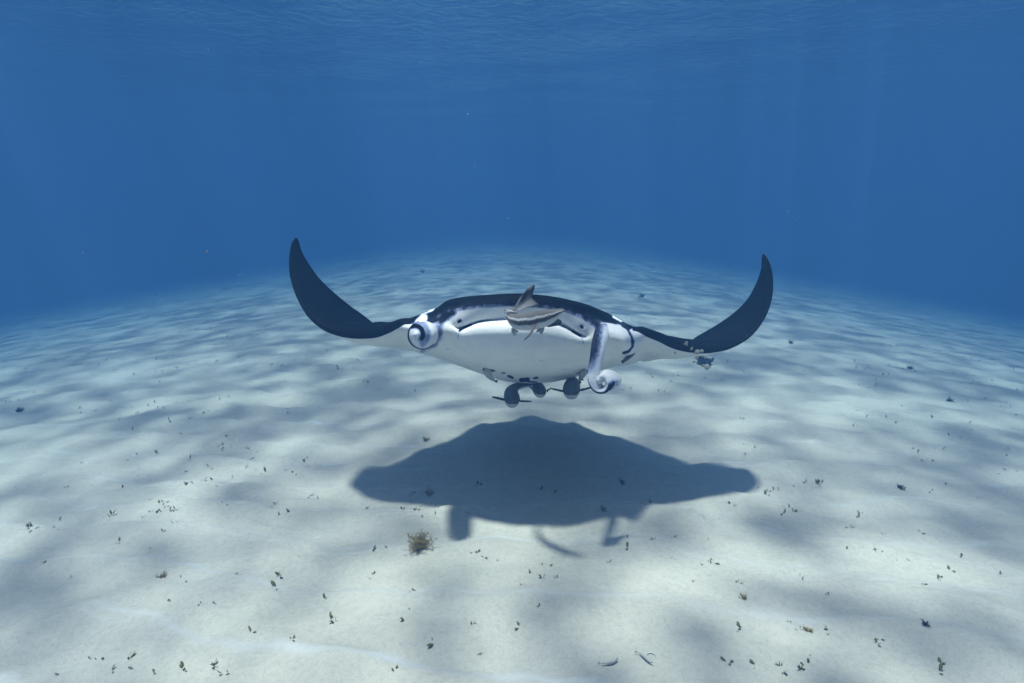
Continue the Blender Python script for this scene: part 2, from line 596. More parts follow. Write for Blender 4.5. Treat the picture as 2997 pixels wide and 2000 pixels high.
def wing_sections(ws):
    """aerofoil keys from leading edge, trailing edge and thickness"""
    Lp = np.array([Wn(np.array(s[0])) for s in ws])
    Tp = np.array([Wn(np.array(s[1])) for s in ws])
    th = np.array([s[2] for s in ws])
    mid = Lp * 0.6 + Tp * 0.4
    span = np.gradient(mid, axis=0)
    ch = Tp - Lp
    n = np.cross(span, ch)
    n /= np.linalg.norm(n, axis=1, keepdims=True) + 1e-9
    cl = np.linalg.norm(ch, axis=1)
    out = []
    for i in range(len(ws)):
        def pt(c, o):
            return Lp[i] + ch[i] * c + n[i] * th[i] * o
        o2, o1 = .46, .30
        if len(ws[i]) > 3:                     # the back must rise to the seen outline
            tgt = ws[i][3]
            for o2 in np.linspace(.2, 1.2, 101):
                if pix(pt(.14, o2))[1] <= tgt + 1.5:
                    break
            for o1 in np.linspace(.1, .7, 61):
                if pix(pt(.5, o1))[1] <= tgt + 5:
                    break
        out.append([Tp[i], pt(.5, o1), pt(.14, o2), pt(.0, .06), pt(.006, -.10), pt(.012, -.16), pt(.022, -.22),
                    pt(.09, -.40), pt(.30, -.52), pt(.66, -.28), Tp[i] - n[i] * 0.002])
    return out


secs = wing_sections(wingL)
_cx = (1215, 1540, 1850)
for b in bodyK:
    g_ = float(np.interp(b[0][0], _cx, (.38, .72, .38)))
    b[0] = (b[0][0], b[0][1] - 34 * g_, b[0][2] + g_)
    b[1] = (b[1][0], b[1][1] + 14 * g_, b[1][2] + .45 * g_)
    b[9] = (b[9][0], b[9][1], b[9][2] + .12 * g_)
    b[2] = (b[2][0], b[2][1] + 6, b[2][2])
    k = Wn(np.array(b + [b[0]]))
    k[-1] = k[-1] - np.array([0, 0, 0.004])
    secs.append(list(k))
secs += wing_sections(wingR)
secs = np.array(secs)                       # stations, keys, 3
NU, NV = 760, 300
A = catmull(secs, NU)                       # along the span
# section parameter: more rows on the face than on the back
key_t = np.array([0, 1, 2, 3, 4, 5, 6, 7, 8, 9, 10], float)
rows_per = [24, 34, 34, 34, 18, 18, 34, 40, 40, 24]
tt = np.concatenate([np.linspace(i, i + 1, r, endpoint=False) for i, r in enumerate(rows_per)] + [[10.0]])
B_ = A.transpose(1, 0, 2)
k = len(B_)
i = np.clip(np.floor(tt).astype(int), 0, k - 2)
f = (tt - i)[:, None, None]
p1, p2 = B_[i], B_[i + 1]
p0 = np.where((i > 0)[:, None, None], B_[np.maximum(i - 1, 0)], 2 * p1 - p2)
p3 = np.where((i < k - 2)[:, None, None], B_[np.minimum(i + 2, k - 1)], 2 * p2 - p1)
# non-uniform tangents keep the small jaw rows from overshooting
d1 = np.linalg.norm(p1 - p0, axis=-1, keepdims=True) + 1e-6
d2 = np.linalg.norm(p2 - p1, axis=-1, keepdims=True) + 1e-6
d3 = np.linalg.norm(p3 - p2, axis=-1, keepdims=True) + 1e-6
m1 = ((p1 - p0) / d1 * d2 + (p2 - p1) / d2 * d1) / (d1 + d2)
m2 = ((p2 - p1) / d2 * d3 + (p3 - p2) / d3 * d2) / (d2 + d3)
h00 = 2 * f ** 3 - 3 * f ** 2 + 1
h10 = f ** 3 - 2 * f ** 2 + f
h01 = -2 * f ** 3 + 3 * f ** 2
h11 = f ** 3 - f ** 2
S = h00 * p1 + h10 * m1 * d2 + h01 * p2 + h11 * m2 * d2     # rows, span, 3
S = S.transpose(1, 0, 2)                                     # span, rows, 3
# round the chin: blur the section curve from the jaw to the belly
wgt = sstep(6.15, 7.0, tt) * (1 - sstep(8.4, 9.2, tt))
ker = np.exp(-0.5 * (np.arange(-60, 61) / 24.0) ** 2); ker /= ker.sum()
pad = np.concatenate([np.repeat(S[:, :1], 60, 1), S, np.repeat(S[:, -1:], 60, 1)], 1)
blur = np.zeros_like(S)
for q_, kv in enumerate(ker):
    blur += kv * pad[:, q_:q_ + S.shape[1]]
S = S * (1 - wgt[None, :, None]) + blur * wgt[None, :, None]
sp_t = np.linspace(0, len(secs) - 1, NU)[:, None] * np.ones((1, len(tt)))
rw_t = np.ones((NU, 1)) * tt[None, :]
PX = pix(S)
px, py = PX[..., 0], PX[..., 1]


def seg_dist(px, py, pts):
    d = np.full(px.shape, 1e9)
    for (x0, y0), (x1, y1) in zip(pts[:-1], pts[1:]):
        vx, vy = x1 - x0, y1 - y0
        t = np.clip(((px - x0) * vx + (py - y0) * vy) / (vx * vx + vy * vy + 1e-9), 0, 1)
        d = np.minimum(d, np.hypot(px - x0 - vx * t, py - y0 - vy * t))
    return d


wob = gnoise(px * 0.06, py * 0.06, 31) + 0.5 * gnoise(px * 0.2, py * 0.2, 32)
# dark back / pale underside, the border along the lip and the leading edge
soft = 0.14 + 0.05 * gnoise(sp_t * 1.5, rw_t * 0.5, 33)
_n = len(secs) - 1
_e = np.minimum(sp_t, _n - sp_t)      # stations in from the nearer wing tip
bord = np.interp(_e, [0, 6, 8, 9.5, 10.5, 11.5, 12], [5.6, 5.4, 5.2, 5.5, 4.6, 3.2, 3.0])
dark = 1 - sstep(bord - soft, bord + soft, rw_t + 0.06 * wob)
front = (rw_t > 1.9)


def paint(dark, pts, r, val, soft=4.0, jit=3.0, only=None):
    d = seg_dist(px, py, pts) + jit * wob
    m = (1 - sstep(r - soft, r + soft, d)) * (front if only is None else only)
    return dark * (1 - m) + val * m


# dark bands that run down from the lip round the lobes
dark = paint(dark, [(1722, 930), (1744, 944), (1756, 965), (1755, 1005)], 13, 0.72, 10, 6)
dark = paint(dark, [(1328, 914), (1300, 932), (1287, 955), (1287, 985), (1270, 1012), (1238, 1024)], 9, 0.60, 9, 6)
dark = paint(dark, [(1318, 918), (1285, 935), (1262, 940)], 10, 0.9, 8, 6)
# pale shoulder patches
dark = paint(dark, [(1246, 916), (1264, 907), (1272, 902)], 3.5, 0.08, 3, 4)
dark = paint(dark, [(1797, 926), (1806, 934), (1816, 939)], 4.5, 0.05, 3, 4)
# pale cheeks
dark = paint(dark, [(1226, 944), (1240, 928)], 11, 0.05, 6, 4)
dark = paint(dark, [(1795, 975), (1815, 958), (1832, 990)], 13, 0.02, 7, 4)
dark = paint(dark, [(1846, 966), (1850, 975)], 4, 0.15, 4, 3)
dark = paint(dark, [(1806, 941), (1832, 958), (1845, 982), (1850, 1000)], 4.0, 0.85, 4, 3)
dark = paint(dark, [(1850, 998), (1849, 1014), (1840, 1027), (1824, 1032)], 4.5, 1.0, 3.5, 2)
# mouth corners
dark = paint(dark, [(1340, 990), (1342, 974), (1357, 958), (1388, 947), (1415, 941)], 1.2, 0.6, 2.4, 0.8)
dark = paint(dark, [(1345, 968), (1362, 957), (1378, 951)], 3.4, 0.95, 2.2, 0.8)
dark = paint(dark, [(1645, 955), (1670, 967), (1690, 978), (1704, 990), (1709, 1008)], 1.2, 0.6, 2.4, 0.8)
dark = paint(dark, [(1676, 970), (1690, 977), (1698, 983)], 3.4, 0.95, 2.2, 0.8)
# nostrils
dark = paint(dark, [(1342, 943), (1347, 939)], 4.2, 0.95, 1.8, 0.6)
dark = paint(dark, [(1701, 955), (1705, 960)], 4.0, 0.8, 1.8, 0.6)
dark = paint(dark, [(1352, 938), (1353, 950)], 1.2, 0.35, 1.6, 0.4)
dark = paint(dark, [(1695, 957), (1695, 968)], 1.2, 0.35, 1.6, 0.4)
# belly spots and smudges
for x0, y0, x1, y1, r in ((1468, 1092, 1478, 1092, 1.8), (1488, 1101, 1500, 1106, 3.8), (1526, 1113, 1545, 1111, 6.5),
                          (1545, 1117, 1572, 1119, 2.2), (1562, 1108, 1572, 1106, 3.0)):
    dark = paint(dark, [(x0, y0), (x1, y1)], r, 0.86, 1.8, 1.2)
for pts, v in (([(1308, 1024), (1318, 1021)], .35), ([(1318, 1033), (1326, 1040)], .25), ([(1450, 938), (1462, 946)], .4),
               ([(1580, 1055), (1600, 1062)], .4), ([(1560, 1064), (1610, 1078), (1680, 1086)], .14), ([(1400, 1050), (1470, 1062), (1540, 1052)], .12),
               ([(1646, 1080), (1662, 1082)], .3), ([(1390, 1066), (1404, 1072)], .28), ([(1652, 998), (1654, 1012)], .3), ([(1370, 1010), (1385, 1030)], .14)):
    dark = paint(dark, pts, 2.0, v, 2.6, 2.5)

# swell of the cheeks behind the lobes
for cx, cy, rx, ry, push in ((1820, 990, 30, 34, 0.055), (1235, 960, 30, 30, 0.035)):
    g = np.exp(-(((px - cx) / rx) ** 2 + ((py - cy) / ry) ** 2)) * front
    S[..., 1] -= push * g
# nostril pits
for cx, cy in ((1344, 941), (1703, 957)):
    g = np.exp(-(((px - cx) / 5.0) ** 2 + ((py - cy) / 4.5) ** 2)) * front
    S[..., 1] += 0.012 * g

manta = empty("manta_ray", (0.08, 3.7, 0.85))
tag(manta, "manta ray with black back, white belly and wingtips curled upward", "manta ray")
me = grid_mesh("manta_body", S, flip=True)
set_attr(me, "dark", dark.reshape(-1))
link("body", me, M_MANTA, manta)

fr_mask = (rw_t > 2.0) & (rw_t < 9.5)
FPX, FPY, FY = px[fr_mask], py[fr_mask], S[..., 1][fr_mask]


def manta_Y(x, y):
    d = np.hypot(FPX - x, FPY - y)
    s = d < 5
    return float(FY[s].min()) / YS if s.any() else 3.5


# left lobe, rolled up tight and pointing at the viewer
def left_lobe():
    prof = [(0.0, 36, 0), (.12, 40, 0), (.3, 42, 0), (.5, 42.5, 0), (.7, 42.5, 0), (.82, 41.5, 0), (.9, 40, 0), (.95, 36.5, 0)]
    rows = []
    nphi = 180
    phi = np.linspace(0, 2 * math.pi, nphi, endpoint=False)
    P = catmull(np.array([(a, b) for a, b, _ in prof]), 46)
    rr = np.concatenate([P[:, 1], np.linspace(36.5, 0.5, 54)[1:]])
    uu = np.concatenate([P[:, 0], .95 + .05 * np.sin(np.linspace(0, math.pi / 2, 54))[1:]])
    V = []
    D = []
    for r, u in zip(rr, uu):
        cx = 1244 + (1233 - 1244) * u ** 1.4
        cyy = 978 + (984 - 978) * u ** 1.4
        face = np.clip((36.5 - r) / 36.5, 0, 1)
        seam = ((phi - 4.3) / (2 * math.pi)) % 1.0
        rad = r * (1 + 0.13 * (seam - 0.5) * (1 - face))
        x = cx - 15 * face + rad * np.cos(phi)
        y = cyy - 4 * face + rad * np.sin(phi) * 0.97
        spiral = ((face * 2.1 + phi / (2 * math.pi)) % 1.0)
        step = np.where(spiral > 0.9, (1 - spiral) / 0.1, spiral / 0.9)
        Y = 3.26 + (2.95 - 3.26) * u - 0.060 * np.sin(face * math.pi / 2) + 0.007 * step * sstep(0.05, .25, face) * (1 - sstep(.6, .9, face))
        V.append(np.stack([x, y, Y], -1))
        a = np.arctan2(y - 978, x - 1214)
        dist = np.hypot(x - 1214, y - 978)
        band = (1 - sstep(3, 12, np.abs(dist - 24))) * (1 - sstep(0.5, 1.3, a)) * sstep(-2.7, -1.9, a)
        soft_b = (1 - sstep(10, 26, np.abs(dist - 30))) * 0.5 * (1 - sstep(.9, 1.5, a)) * sstep(-2.6, -1.6, a)
        outer = np.hypot(x - 1237, y - 981)
        a2 = np.arctan2(y - 981, x - 1237)
        rim = sstep(36, 43, outer) * sstep(0.5, 0.9, np.where(a2 < -2.3, a2 + 2 * math.pi, a2)) * (1 - face)
        line = (1 - sstep(1.0, 2.6, seg_dist(x, y, [(1214, 981), (1216, 992), (1218, 1005)]))) * 0.35
        line2 = (1 - sstep(.6, 1.8, seg_dist(x, y, [(1202, 984), (1214, 983), (1226, 975)]))) * 0.4
        dk = np.maximum.reduce([band, soft_b, rim, line * face ** .3, line2 * (face > .2)])
        D.append(dk + 0.0 * x)
    V = Wn(np.array(V)); D = np.array(D)
    me = grid_mesh("rolled_lobe", V, close_v=True)
    set_attr(me, "dark", D.reshape(-1))
    return link("cephalic_lobe", me, M_MANTA, manta)


ll = left_lobe()
ll["label"] = "tightly rolled lobe with dark spiral band"


def right_lobe():
    near = [(1748, 932, 3.46), (1745, 950, 3.25), (1736, 985, 3.05), (1730, 1028, 2.96), (1724, 1066, 2.91), (1722, 1100, 2.89), (1727, 1128, 2.88), (1745, 1146, 2.88),
            (1768, 1146, 2.88), (1780, 1128, 2.88), (1772, 1111, 2.885), (1759, 1104, 2.885), (1749, 1111, 2.885), (1753, 1121, 2.885), (1761, 1117, 2.885)]
    far = [(1796, 936, 3.50), (1792, 955, 3.30), (1780, 988, 3.15), (1768, 1028, 3.06), (1757, 1066, 3.0), (1752, 1100, 2.97), (1760, 1134, 2.97), (1784, 1146, 2.98),
           (1806, 1132, 2.99), (1817, 1110, 3.0), (1800, 1091, 2.99), (1775, 1086, 2.97), (1760, 1098, 2.96), (1766, 1110, 2.95), (1772, 1110, 2.94)]
    n = 240
    nn = catmull(Wn(np.array(near, float)), n)
    ff = catmull(Wn(np.array(far, float)), n)
    t = np.linspace(0, len(near) - 1, n)
    tang = np.gradient(nn * .5 + ff * .5, axis=0)
    wd = ff - nn
    nrm = np.cross(tang, wd)
    nrm /= np.linalg.norm(nrm, axis=1, keepdims=True)
    m = 40
    rows = []; cols = []
    th = 0.0088 * (1 + 0.55 * sstep(4.5, 6.5, t) - 0.25 * sstep(9, 14, t))[:, None] * (1 + 0.5 * (1 - sstep(0, 3, t)))[:, None]
    vs = np.linspace(0, 1, m)
    belly = np.sin(vs * math.pi)
    wobn = gnoise(t * 1.2, t * 0 + 1, 41)[:, None] * 0.006
    for side, vv in ((1, vs), (-1, vs[::-1])):
        for v in vv:
            edge = math.sin(min(1, min(v, 1 - v) / 0.14) * math.pi / 2) * 0.75 + 0.25
            p = nn * (1 - v) + ff * v + nrm * (side * th * edge) + nrm * 0.012 * math.sin(v * math.pi) + (wd / np.linalg.norm(wd, axis=1, keepdims=True)) * wobn * (1 - v)
            rows.append(p)
            q = pix(p)
            w2 = 0.14 * gnoise(q[:, 0] * .12, q[:, 1] * .12, 42)
            up_band = (1 - sstep(0.12, 0.72, v + w2)) * (1 - sstep(3.0, 5.4, t + 2.0 * (v - .2) + w2)) * 0.72
            up_dark = (1 - sstep(0.8, 1.9, t)) * 0.95 * (1 - sstep(.55, .95, v + w2))
            roll = sstep(4.8, 5.6, t) * (1 - sstep(8.8, 9.8, t))
            outdark = roll * (1 - sstep(0.35, 0.75, v + w2)) * 0.95
            streak = roll * 0.45 * sstep(.1, .5, gnoise(np.full(n, v * 5.0), t * 3.0, 43) + .2) * (1 - sstep(.7, .95, v))
            cols.append((np.maximum(up_band, up_dark), np.maximum(outdark, streak), side))
    V = np.array(rows).transpose(1, 0, 2)
    # which side looks away from the roll's heart
    heart = Wn(np.array([1757., 1113., 2.90]))
    c_out = []
    mid = V.mean(1)
    for r, (ub, od, side) in zip(rows, cols):
        sgn = np.sign(((r - heart) * (nrm * side)).sum(1))
        c_out.append(np.maximum(ub, np.where(sgn > 0, od, od * 0.12)))
    D = np.array(c_out).T
    me = grid_mesh("hanging_lobe", V, close_v=True)
    set_attr(me, "dark", np.clip(D, 0, 1).reshape(-1))
    bm = bmesh.new(); bm.from_mesh(me)
    bmesh.ops.holes_fill(bm, edges=[e for e in bm.edges if e.is_boundary])
    bmesh.ops.recalc_face_normals(bm, faces=bm.faces)
    bm.to_mesh(me); bm.free()
    return link("cephalic_lobe", me, M_MANTA, manta)


rl = right_lobe()
rl["label"] = "unrolled lobe hanging down with a curled white tip"


# ------------------------------------------------------------------ generic swept fish body, fins
def sweep(name, spine, hh, hw, colf, n=60, m=36, up=(0, 0, 1), power=1.0, upv=None):
    P = catmull(np.array([list(W(*s)) for s in spine]), n)
    H = catmull(np.array(hh, float)[:, None], n)[:, 0].clip(0.0003)
    Wd = catmull(np.array(hw, float)[:, None], n)[:, 0].clip(0.0003)
    T = np.gradient(P, axis=0)
    T /= np.linalg.norm(T, axis=1, keepdims=True)
    U = np.tile(np.array(up, float), (n, 1)) if upv is None else catmull(np.array(upv, float), n)
    Sd = np.cross(T, U); Sd /= np.linalg.norm(Sd, axis=1, keepdims=True)
    Up = np.cross(Sd, T)
    a = np.linspace(0, 2 * math.pi, m, endpoint=False)
    ca, sa = np.cos(a), np.sin(a)
    V = P[:, None] + Up[:, None] * (H[:, None] * ca[None])[..., None] + Sd[:, None] * (Wd[:, None] * sa[None])[..., None]
    # rounded ends
    me = grid_mesh(name, V, close_v=True, flip=True)
    bm = bmesh.new(); bm.from_mesh(me)
    bmesh.ops.holes_fill(bm, edges=[e for e in bm.edges if e.is_boundary])
    bmesh.ops.recalc_face_normals(bm, faces=bm.faces)
    bm.to_mesh(me); bm.free()
    t = np.linspace(0, 1, n)[:, None] * np.ones((1, m))
    ang = np.abs(np.where(a > math.pi, a - 2 * math.pi, a))[None] * np.ones((n, 1))
    set_attr(me, "col", colf(t, ang, a[None] * np.ones((n, 1))).reshape(-1, 3))
    return me, P, Sd, Up, H, Wd


def lerp3(t, stops):
    """piecewise colour along t"""
    pos = [s[0] for s in stops]
    return np.stack([np.interp(t, pos, [s[1][c] for s in stops]) for c in range(3)], -1)


def fin(name, outline, mat, parent, pivot=None, th=0.002, n=40, col=None):
    """a thin lens-shaped blade; outline of (px, py, Y) points"""
    O = np.array([list(W(*p)) for p in outline])
    k = len(O)
    O = catmull(np.vstack([O, O[:1]]), n)[:-1]
    c = np.array(list(W(*pivot))) if pivot is not None else O.mean(0)
    nr = np.zeros(3)
    for q in range(len(O)):
        nr += np.cross(O[q] - c, O[(q + 1) % len(O)] - c)
    nr /= np.linalg.norm(nr) + 1e-12
    rings = [0.0, 0.35, 0.7, 1.0]
    V = []; Fc = []
    no = len(O)
    for sgn in (1, -1):
        base = len(V)
        V.append(c + nr * th * sgn)
        for r in rings[1:]:
            for q in range(no):
                h = th * (1 - r) + 0.0003
                rip = 0.22 * th * math.sin(q * 1.7) * r
                V.append(c + (O[q] - c) * r + nr * (h * sgn + rip))
        for q in range(no):
            q2 = (q + 1) % no
            tri = (base, base + 1 + q, base + 1 + q2)
            Fc.append(tri if sgn > 0 else tri[::-1])
            for ri in range(2):
                a = base + 1 + ri * no
                b = a + no
                quad = (a + q, b + q, b + q2, a + q2)
                Fc.append(quad if sgn > 0 else quad[::-1])
    b1 = 1 + 2 * no; b2 = (1 + 3 * no) + 1 + 2 * no
    for q in range(no):
        q2 = (q + 1) % no
        Fc.append((b1 + q, b2 + q, b2 + q2, b1 + q2))
    me = mesh_from(name, V, Fc)
    if col is not None:
        set_attr(me, "col", np.array([col(v, c) for v in V]))
    return link(name, me, mat, parent)


def eyeball(parent, p, r, iris=None):
    me = bpy.data.meshes.new("eye")
    bm = bmesh.new()
    bmesh.ops.create_uvsphere(bm, u_segments=14, v_segments=10, radius=r)
    bm.to_mesh(me); bm.free()
    e = link("eye", me, M_IRIS if iris is not None else M_EYE, parent)
    e.location = p
    e.matrix_parent_inverse = parent.matrix_world.inverted()
    if iris is not None:
        me2 = bpy.data.meshes.new("pupil")
        bm = bmesh.new()
        bmesh.ops.create_uvsphere(bm, u_segments=12, v_segments=8, radius=r * 0.62)
        bm.to_mesh(me2); bm.free()
        bpy.context.view_layer.update()
        pu = link("pupil", me2, M_EYE, e)
        d = (Vector((0, 0, CAMZ)) - Vector(p)).normalized()
        pu.matrix_parent_inverse.identity()
        pu.location = d * r * 0.52
    return e


# ------------------------------------------------------------------ cobia swimming before the manta's mouth
K = 2.80 * YS / F


def cobia_side_col(t, ang, a):
    g = (0.17, 0.16, 0.15); wht = (0.62, 0.62, 0.62); dk = (0.055, 0.052, 0.05); bel = (0.60, 0.62, 0.63)
    x = ang / math.pi + 0.010 * np.sin(t * 60) + 0.008 * np.sin(t * 147 + 1)
    c = lerp3(x, [(0, g), (.30, g), (.345, wht), (.385, wht), (.42, dk), (.56, (0.075, 0.07, 0.065)), (.60, bel), (1, bel)])
    head = sstep(0.12, 0.0, t)[..., None]
    gr = lerp3(x, [(0, (0.21, 0.195, 0.175)), (.45, (0.19, 0.175, 0.15)), (.6, (0.42, 0.42, 0.41)), (1, bel)])
    c = c * (1 - head) + gr * head
    lip = np.exp(-((x - .52) / .02) ** 2) * sstep(.20, .15, t) * 0.8
    return c * (1 - lip[..., None]) + np.array([0.05, 0.045, 0.04]) * lip[..., None]


cob = empty("cobia", W(1560, 935, 2.8))
tag(cob, "striped grey cobia curled in front of the manta's mouth", "fish")
spine = [(1652, 908, 2.70), (1645, 910, 2.70), (1626, 919, 2.71), (1604, 928, 2.725), (1578, 936, 2.75), (1544, 942, 2.79), (1516, 942, 2.84),
         (1499, 936, 2.91), (1490, 926, 2.98), (1493, 916, 3.03), (1502, 909, 3.06), (1512, 903, 3.08)]
hp = [1.6, 6.0, 15.5, 22.5, 26, 26.5, 24.5, 18.5, 12, 8, 6, 4.5]
wp = [3.0, 8, 14, 18, 20.5, 20, 17, 13, 9, 6, 4, 2.5]
me, P_, Sd_, Up_, H_, Wd_ = sweep("cobia_body", spine, [v * K for v in hp], [v * K for v in wp], cobia_side_col, n=110, m=60, up=(0.10, -0.25, 1))
link("body", me, M_FISH, cob)
eyeball(cob, W(1606, 925.0, 2.698), 4.6 * K, iris=True)


def tail_col(v, c):
    r = np.linalg.norm(np.array(v) - c)
    q = pix(np.array(v))
    ray = 0.5 + 0.5 * math.sin(math.atan2(q[1] - 905, q[0] - 1508) * 60)
    an = math.atan2(905 - q[1], q[0] - 1511 + 1e-6)
    low = float(sstep(0.85, 0.45, an)) if np.hypot(q[0] - 1511, q[1] - 905) > 4 else 0.25
    base = np.array([0.010, 0.012, 0.017])
    w = low * (0.25 + 0.6 * ray) * float(sstep(1, 0, (q[0] - 1515) / 75.0)) * 0.9
    streak = math.exp(-((q[0] - (1508 + (905 - q[1]) * 0.42)) / 4.0) ** 2) * float(sstep(862, 875, q[1])) * 0.35
    w = min(1, w + streak)
    return tuple(base * (1 - w) + np.array([0.50, 0.51, 0.53]) * w)


fin("tail_fin", [(1502, 911, 3.07), (1510, 892, 3.07), (1526, 866, 3.08), (1546, 844, 3.09), (1563, 834, 3.1), (1565, 839, 3.1), (1561, 855, 3.09), (1557, 873, 3.08),
                 (1568, 884, 3.07), (1578, 891, 3.06), (1566, 898, 3.06), (1540, 903, 3.06), (1518, 911, 3.06)], M_FISH, cob, pivot=(1511, 905, 3.07), n=90, th=0.003, col=tail_col)
fin("dorsal_fin", [(1474, 901, 2.95), (1477, 909, 2.95), (1477, 917, 2.94), (1492, 921, 2.92), (1515, 918, 2.87), (1508, 913, 2.88), (1492, 908, 2.93), (1481, 905, 2.95)], M_FIN_PALE, cob, th=0.003)
fin("pectoral_fin", [(1570, 950, 2.715), (1563, 950, 2.72), (1555, 968, 2.70), (1545, 984, 2.68), (1534, 995, 2.67), (1536, 996, 2.67), (1550, 985, 2.68), (1561, 970, 2.69)], M_FIN_BROWN, cob, th=0.002)
fin("pectoral_fin", [(1596, 955, 2.80), (1608, 948, 2.82), (1622, 936, 2.85), (1631, 933, 2.86), (1640, 937, 2.87), (1644, 944, 2.87), (1638, 952, 2.86), (1622, 955, 2.84), (1606, 958, 2.82)], M_FIN_DARK, cob, th=0.003)
fin("pelvic_fin", [(1582, 958, 2.75), (1572, 966, 2.74), (1564, 977, 2.73), (1570, 976, 2.73), (1580, 969, 2.74), (1586, 961, 2.75)], M_FIN_PALE, cob)
fin("pelvic_fin", [(1586, 958, 2.79), (1578, 972, 2.79), (1585, 979, 2.79), (1591, 970, 2.79), (1594, 957, 2.79)], M_FIN_PALE, cob)
fin("anal_fin", [(1496, 962, 2.88), (1499, 974, 2.88), (1506, 984, 2.88), (1510, 976, 2.88), (1518, 970, 2.86), (1508, 964, 2.86)], M_FIN_PALE, cob)


# ------------------------------------------------------------------ cobias trailing under the manta
def cobia_front_col(t, ang, a):
    x = ang / math.pi
    top = (0.135, 0.15, 0.155)
    c = lerp3(x, [(0, top), (.36, (0.12, 0.135, 0.14)), (.42, (0.03, 0.034, 0.038)), (.50, (0.10, 0.115, 0.12)), (.54, (0.50, 0.53, 0.53)), (1, (0.45, 0.48, 0.48))])
    return c


def under_cobia(label, spine, hw, pect, extra=None):
    r = empty("cobia", W(*spine[1]))
    tag(r, label, "fish")
    kk = spine[0][2] * YS / F
    me, *_ = sweep("cobia_body", spine, [v * kk * 0.92 for v in hw], [v * kk for v in hw], cobia_front_col, n=70, m=48, up=(0, 0, 1))
    link("body", me, M_FISH, r)
    for o in pect:
        fin("pectoral_fin", o, M_FIN_DARK, r, th=0.003)
    if extra:
        for nme, o in extra:
            fin(nme, o, M_FIN_DARK, r, th=0.003)
    return r


def blade(x0, y0, x1, y1, Y, w):
    dx, dy = x1 - x0, y1 - y0
    l = math.hypot(dx, dy); nx, ny = -dy / l, dx / l
    return [(x0 + nx * w, y0 + ny * w, Y), (x0 + dx * .5 + nx * w * .95, y0 + dy * .5 + ny * w * .95, Y - .02), (x0 + dx * .9 + nx * w * .7, y0 + dy * .9 + ny * w * .7, Y - .03), (x1, y1, Y - .04),
            (x0 + dx * .9 - nx * w * .7, y0 + dy * .9 - ny * w * .7, Y - .03), (x0 + dx * .5 - nx * w * .95, y0 + dy * .5 - ny * w * .95, Y + .02), (x0 - nx * w, y0 - ny * w, Y + .02)]


ua = under_cobia("dark cobia with a bent body swimming under the manta's belly spots",
                 [(1500, 1184, 3.66), (1500, 1181, 3.68), (1499, 1175, 3.72), (1498, 1164, 3.79), (1496, 1151, 3.87), (1502, 1139, 3.95), (1516, 1131, 4.00), (1538, 1127, 4.03), (1556, 1125, 4.05), (1570, 1126, 4.06)],
                 [4, 15, 22, 25, 22, 17, 13, 9.5, 6, 3],
                 [blade(1476, 1170, 1440, 1162, 3.8, 3.4), blade(1523, 1175, 1556, 1175, 3.8, 2.6)],
                 [("tail_fin", [(1562, 1124, 4.06), (1575, 1119, 4.08), (1584, 1134, 4.1), (1592, 1146, 4.12), (1580, 1140, 4.1), (1566, 1130, 4.07)])])
ub = under_cobia("partly hidden dark cobia between two others under the manta",
                 [(1584, 1156, 3.86), (1583, 1153, 3.88), (1581, 1148, 3.92), (1577, 1140, 4.0), (1572, 1131, 4.12), (1566, 1127, 4.3), (1562, 1128, 4.45)],
                 [4, 13, 19, 21, 17, 10, 4],
                 [blade(1600, 1144, 1615, 1136, 4.0, 2.2), blade(1560, 1140, 1548, 1130, 4.02, 2.4)])
uc = under_cobia("straight dark cobia seen head-on beside the hanging lobe",
                 [(1672, 1158, 3.62), (1672, 1155, 3.64), (1672, 1150, 3.68), (1672, 1141, 3.77), (1674, 1130, 3.9), (1676, 1120, 4.1), (1679, 1115, 4.35), (1682, 1112, 4.5)],
                 [5, 16, 23, 27, 27, 22, 14, 5],
                 [blade(1647, 1145, 1614, 1138, 3.78, 3.0), blade(1698, 1143, 1732, 1134, 3.78, 3.0)])
for r, (x0, x1, y0, Y) in zip((ua, uc), ((1479, 1521, 1172, 3.72), (1650, 1694, 1147, 3.70))):
    for x in (x0, x1):
        eyeball(r, W(x, y0, Y), 0.0055)
eyeball(ub, W(1565, 1147, 3.92), 0.005)
eyeball(ub, W(1602, 1146, 3.92), 0.005)


# ------------------------------------------------------------------ remoras clinging to the belly
def remora(label, spine, hw, colf, fins, flat=0.8):
    r = empty("remora", W(*spine[0]))
    tag(r, label, "fish")
    kk = spine[0][2] * YS / F
    me, *_ = sweep("remora_body", spine, [v * kk * flat for v in hw], [v * kk for v in hw], colf, n=50, m=28, up=(0, -1, 0.6))
    link("body", me, M_FISH, r)
    for nme, o, mt in fins:
        fin(nme, o, mt, r, th=0.0016, n=24)
    return r


def pale_col(t, ang, a):
    c = np.array([0.44, 0.46, 0.46]) * np.ones(t.shape + (3,))
    d = sstep(.10, .0, t)[..., None] * 0.75
    e = sstep(.8, 1.0, t)[..., None] * 0.4
    c = c * (1 - d) + np.array([.05, .055, .06]) * d
    return c * (1 - e) + np.array([.12, .13, .14]) * e


def ys(x, y, off=0.025):
    return min(manta_Y(x, y), 3.74) - off


